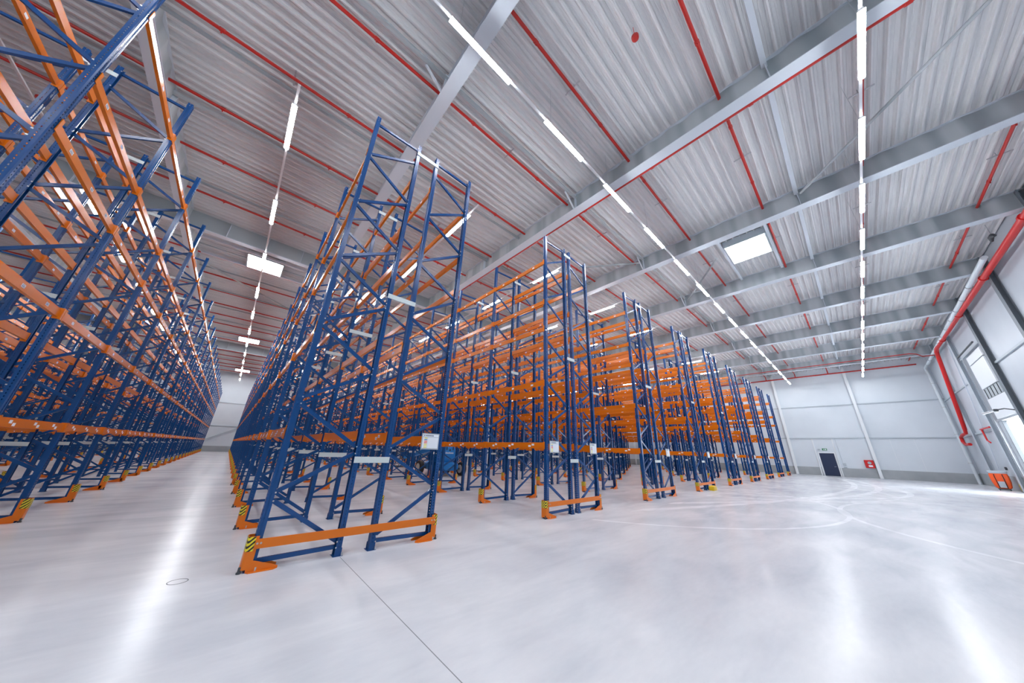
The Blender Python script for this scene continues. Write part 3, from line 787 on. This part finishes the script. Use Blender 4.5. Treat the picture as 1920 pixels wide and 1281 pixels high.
# dock lamp arm
t = thing('dock_lamp', 'jointed metal dock lamp arm reaching out from the dark column', 'lamp', (35.6, -7.1, 5.02))
MB().tube([(0, -.1, -.02), (.22, .2, .10), (.50, .46, .06)], .035, 10).build('arm', M['darksteel'], t, smooth=True)
MB().tube([(.50, .46, .03), (.80, .74, -.04), (1.0, .92, -.10)], [.035, .055, .075], 12).build('lamp_head', M['silver'], t, smooth=True)
MB().cbox(.40, .60, .38, .56, -.04, .12, .02).build('joint', M['darksteel'], t)
# white vertical conduit and brace on dock wall
t = tag(MB().bar((42.9, -7.24, 11.1), (43.9, -7.24, 6.9), .09, .06).bar((43.9, -7.24, 6.9), (46.5, -7.24, .4), .07, .05).build('wall_brace', M['flange']), 'long pale brace rod leaning down the dock wall', 'brace')
for x, z in ((44.8, 1.53), (42.7, 1.52)):
    tag(MB().tube([(x, Y0W+.0, z), (x, Y0W+.09, z)], .11, 16).build('wall_socket', M['darksteel']), 'round black wall socket, %s one behind the orange cart' % ('left' if x > 44 else 'right'), 'socket')
# dark camera/speaker under roof at right
t = thing('roof_speaker', 'dark curved device hanging under the roof near the dock wall', 'device', (24.6, -6.85, 11.9))
MB().tube([(-.25, 0, .05), (-.1, .02, .16), (.12, .02, .16), (.3, 0, .02)], [.05, .09, .09, .05], 10).build('body', M['darksteel'], t, smooth=True)
MB().tube([(0, 0, .2), (0, 0, .84)], .012, 6).build('rod', M['silver'], t)

# orange cart
t = thing('cleaning_cart', 'orange tub cart with grey lid and two black straps by the dock wall', 'cart', (43.75, -6.72, 0))
ang = math.atan2(-(-6.72), -43.75); t.rotation_euler = (0, 0, math.radians(-102))
def loft(m_, rings):
    n = len(rings[0]); P = [p for r_ in rings for p in r_]; fs = []
    for a in range(len(rings)-1):
        for i in range(n): fs.append((a*n+i, a*n+(i+1) % n, (a+1)*n+(i+1) % n, (a+1)*n+i))
    fs += [tuple(range(n-1, -1, -1)), tuple(range((len(rings)-1)*n, len(rings)*n))]; m_.poly(P, fs); return m_
def rrect(hx, hy, z, r=.07, k=4):
    o = []
    for cx, cy, a0 in ((hx-r, hy-r, 0), (-hx+r, hy-r, 90), (-hx+r, -hy+r, 180), (hx-r, -hy+r, 270)):
        for q in range(k+1):
            a = math.radians(a0+90*q/k); o.append((cx+r*math.cos(a), cy+r*math.sin(a), z))
    return o
loft(MB(), [rrect(.24, .20, .10), rrect(.34, .26, .22), rrect(.40, .32, .6), rrect(.41, .33, 1.0), rrect(.38, .32, 1.17)]).build('tub', M['cart'], t, smooth=True)
loft(MB(), [rrect(.40, .34, 1.17), rrect(.42, .36, 1.20), rrect(.42, .36, 1.33), rrect(.36, .30, 1.38)]).build('lid', M['cart_grey'], t, smooth=True)
for sx in (-.17, .17):
    MB().tube([(sx, -.335, 1.12), (sx*1.05, -.36, .9), (sx*1.0, -.36, .45), (sx*.95, -.30, .16)], .02, 8).build('strap', M['black'], t, smooth=True)
MB().box(-.14, .14, -.345, -.33, .2, .62).build('panel', M['cart_grey'], t)
MB().box(-.26, .26, -.28, -.18, .05, .13).build('base_frame', M['darksteel'], t)
for sx in (-.22, .22):
    for sy in (-.16, .16): MB().tube([(sx-.02, sy, .055), (sx+.02, sy, .055)], .055, 12).build('wheel', M['black'], t)
tag(MB().box(42.4, 43.0, -7.33, -7.24, .05, .5).build('striped_plate', M['hazard']), 'small yellow and black striped plate right of the orange cart', 'warning plate')

# yellow box
t = thing('plastic_box', 'small yellow plastic box with cream end lying at the fourth rack foot', 'box', (19.55, 5.72, 0))
loft(MB(), [rrect(.22, .11, 0, .03), rrect(.24, .13, .06, .03), rrect(.23, .13, .19, .03), rrect(.15, .08, .23, .03)]).build('body', M['yellow'], t, smooth=True)
loft(MB(), [[(p[0]+.30, p[1], p[2]) for p in rrect(.09, .11, z, .02)] for z in (0, .04, .17)]).build('end_cap', M['cream'], t)

# ------------------------------------------------------------------ far wall door, sign, fire box
d = MB().box(XW-.07, XW-.02, 2.15, 3.45, 0.02, 2.55).build('door_1', M['door']); struct(d, 'navy blue exit door in the far white wall', 'door')
h_ = MB().tube([(XW-.09, 2.3, 1.05), (XW-.14, 2.3, 1.05), (XW-.14, 2.46, 1.05)], .015, 8).build('door_handle', M['silver'], d)
fr = MB().box(XW-.10, XW-.0, 2.05, 2.15, 0, 2.65).box(XW-.10, XW, 3.45, 3.55, 0, 2.65).box(XW-.10, XW, 2.15, 3.45, 2.55, 2.65).build('door_frame', M['white'], d)
t = thing('exit_sign', 'small green emergency exit sign above the navy door', 'sign', (XW-.12, 2.85, 2.98))
MB().box(-.01, .02, -.22, .22, -.11, .11).build('plate', M['green'], t)
m_ = MB(); m_.box(-.014, -.01, -.15, -.02, -.06, .06); m_.poly([(-.013, .03, .05), (-.013, .15, .0), (-.013, .03, -.05)], [(0, 1, 2)]); m_.build('pictogram', M['paper'], t)
t = thing('exit_lamp', 'small grey emergency lamp beside the exit sign', 'lamp', (XW-.12, 3.35, 2.98))
MB().cbox(-.02, .06, -.12, .12, -.08, .08, .01).build('body', M['girt'], t)
t = thing('hose_cabinet', 'red fire hose cabinet on the far wall', 'fire cabinet', (XW-.17, -.45, 1.48))
MB().cbox(-.10, .12, -.36, .36, -.42, .42, .02).build('cabinet', M['redbright'], t)
MB().box(-.115, -.10, -.20, .12, -.30, -.12).build('label_plate', M['paper'], t)
MB().tube([(-.10, -.02, .12), (-.13, -.02, .12)], .15, 18).build('hose_reel', M['cart_grey'], t, smooth=True)
t = thing('switch_box', 'small grey switch box right of the navy door', 'switch box', (XW-.06, 1.55, 1.35))
MB().box(-.04, .05, -.14, .14, -.12, .12).box(-.04, .05, -.14, .14, -.36, -.28).build('body', M['girt'], t)
MB().tube([(0, .1, .12), (0, .12, 2.9)], .012, 6).build('conduit', M['girt'], t)
# brace on the aisle end wall
tag(MB().bar((-3.8, YW-.14, 1.2), (1.0, YW-.14, 3.9), .12, .06).build('wall_brace', M['girt']), 'pale diagonal brace on the wall at the end of the left aisle', 'brace')

# ------------------------------------------------------------------ aerial work platform between racks
t = thing('boom_lift', 'bright blue boom lift parked behind the second rack', 'boom lift', (10.75, 18.9, 0))
ch = MB(); loft(ch, [rrect(.55, 1.1, .32, .1), rrect(.62, 1.2, .45, .1), rrect(.62, 1.2, .7, .1), rrect(.5, 1.05, .82, .1)]); ch.build('chassis', M['machine'], t, smooth=True)
def wheel(x, y):
    w = MB(); r = .42
    prof = [(.0, .13), (.30, .13), (.36, .15), (.41, .12), (.42, .06), (.42, -.06), (.41, -.12), (.36, -.15), (.30, -.13), (.0, -.13)]
    n = 20; P = []
    for k in range(n):
        a = 2*PI*k/n
        for rr, xx in prof: P.append((xx, rr*math.cos(a), rr*math.sin(a)))
    mm = len(prof); fs = []
    for k in range(n):
        for q in range(mm-1):
            a = k*mm+q; b = ((k+1) % n)*mm+q; fs.append((a, b, b+1, a+1))
    w.poly(P, fs); o = w.build('wheel', M['black'], t, (x, y, .42), smooth=True)
    MB().tube([(-.155, 0, 0), (.155, 0, 0)], .25, 16).build('rim', M['rim'], o, smooth=True)
for sx in (-1.0, 1.0):
    for sy in (-.95, .95): wheel(sx, sy)
MB().box(-.95, .95, -1.0, -.88, .36, .48).box(-.95, .95, .88, 1.0, .36, .48).build('axle', M['darksteel'], t)
tr_ = loft(MB(), [rrect(.42, .5, .0, .1), rrect(.5, .62, .15, .12), rrect(.5, .62, .75, .12), rrect(.40, .5, 1.02, .12)]).build('turret', M['machine'], t, (0, -.35, .82), smooth=True)
tx = MB()
for q in range(9): tx.box(-.30+q*.066, -.30+q*.066+.045, -.632, -.622, .50, .58 + (.02 if q in (0, 4) else 0))
tx.build('white_lettering', M['paper'], tr_)
MB().box(-.26, -.20, -.63, -.62, .72, .92).box(.20, .26, -.63, -.62, .72, .92).tube([(0, -.6, .72), (0, -.64, .72)], .06, 12).build('vent', M['black'], tr_)
MB().bar((-.1, .1, 1.75), (-.5, 3.2, 1.15), .22, .26, (0, 0, 1)).build('boom', M['machine'], t)
MB().bar((-.5, 3.1, 1.2), (-1.0, 3.6, .9), .16, .18, (0, 0, 1)).build('jib', M['machine'], t)
bk = MB()
for z in (.35, .85, 1.35):
    for a, b in (((-1.35, 3.5), (-.35, 3.5)), ((-.35, 3.5), (-.35, 4.2)), ((-.35, 4.2), (-1.35, 4.2)), ((-1.35, 4.2), (-1.35, 3.5))): bk.tube([(a[0], a[1], z), (b[0], b[1], z)], .022, 6)
for a in ((-1.35, 3.5), (-.35, 3.5), (-.35, 4.2), (-1.35, 4.2)): bk.tube([(a[0], a[1], .3), (a[0], a[1], 1.37)], .022, 6)
bk.box(-1.37, -.33, 3.48, 4.22, .28, .33); bk.build('basket', M['darksteel'], t)

# red bins seen under the first rack
for i, (x, y) in enumerate(((15.12, 69.2), (16.35, 69.2))):
    t = thing('red_canister', 'tall red canister standing by the back wall, %s of the two' % ('left' if i == 0 else 'right'), 'canister', (x, y, 0))
    MB().tube([(0, 0, .02), (0, 0, 1.15), (0, 0, 1.3), (0, 0, 1.36)], [.22, .22, .17, .06], 16).build('body', M['redbright'], t, smooth=True)
    MB().tube([(0, 0, 1.36), (0, 0, 1.43), (.08, 0, 1.46)], .03, 8).build('valve', M['darksteel'], t)

# roof alarm bells hanging from the deck
for i, (x, y, z) in enumerate(((5.31, 1.43, 12.3), (-7.7, 15.9, 12.3))):
    t = thing('roof_alarm', 'small dark red alarm device hanging from the deck %s' % ('at top centre' if i == 0 else 'at top left between the racks'), 'alarm', (x, y, z))
    MB().tube([(0, 0, .07), (0, 0, .02), (0, 0, -.06), (0, 0, -.10)], [.05, .10, .09, .03], 14).build('body', M['red'], t, smooth=True)
    MB().tube([(0, 0, .07), (-.02, .0, .45)], .008, 6).build('cord', M['red'], t)

# ring mark inlaid in the floor of the left aisle
n = 40; P = []
for k in range(n):
    a = 2*PI*k/n; P += [(.088*math.cos(a), .088*math.sin(a), .0015), (.096*math.cos(a), .096*math.sin(a), .0015), (.096*math.cos(a), .096*math.sin(a), .0), (.088*math.cos(a), .088*math.sin(a), 0)]
fs = []
for k in range(n):
    a = 4*k; b = 4*((k+1) % n); fs += [(a, a+1, b+1, b), (a+1, a+2, b+2, b+1), (a+3, a, b, b+3)]
m_ = MB(); m_.poly(P, fs); tag(m_.build('floor_ring', M['darksteel'], None, (0.0, 6.04, 0)), 'thin dark ring set in the floor left of the nearest rack', 'floor ring')

# ------------------------------------------------------------------ world and colour
w = bpy.data.worlds.new('world'); scene.world = w; w.use_nodes = True
w.node_tree.nodes['Background'].inputs['Color'].default_value = (0.75, 0.86, 1.0, 1)
w.node_tree.nodes['Background'].inputs['Strength'].default_value = 1.0
scene.view_settings.view_transform = 'Standard'
scene.view_settings.look = 'None'
scene.view_settings.gamma = 1.0
scene.view_settings.use_curve_mapping = False
scene.view_settings.exposure = 0.9
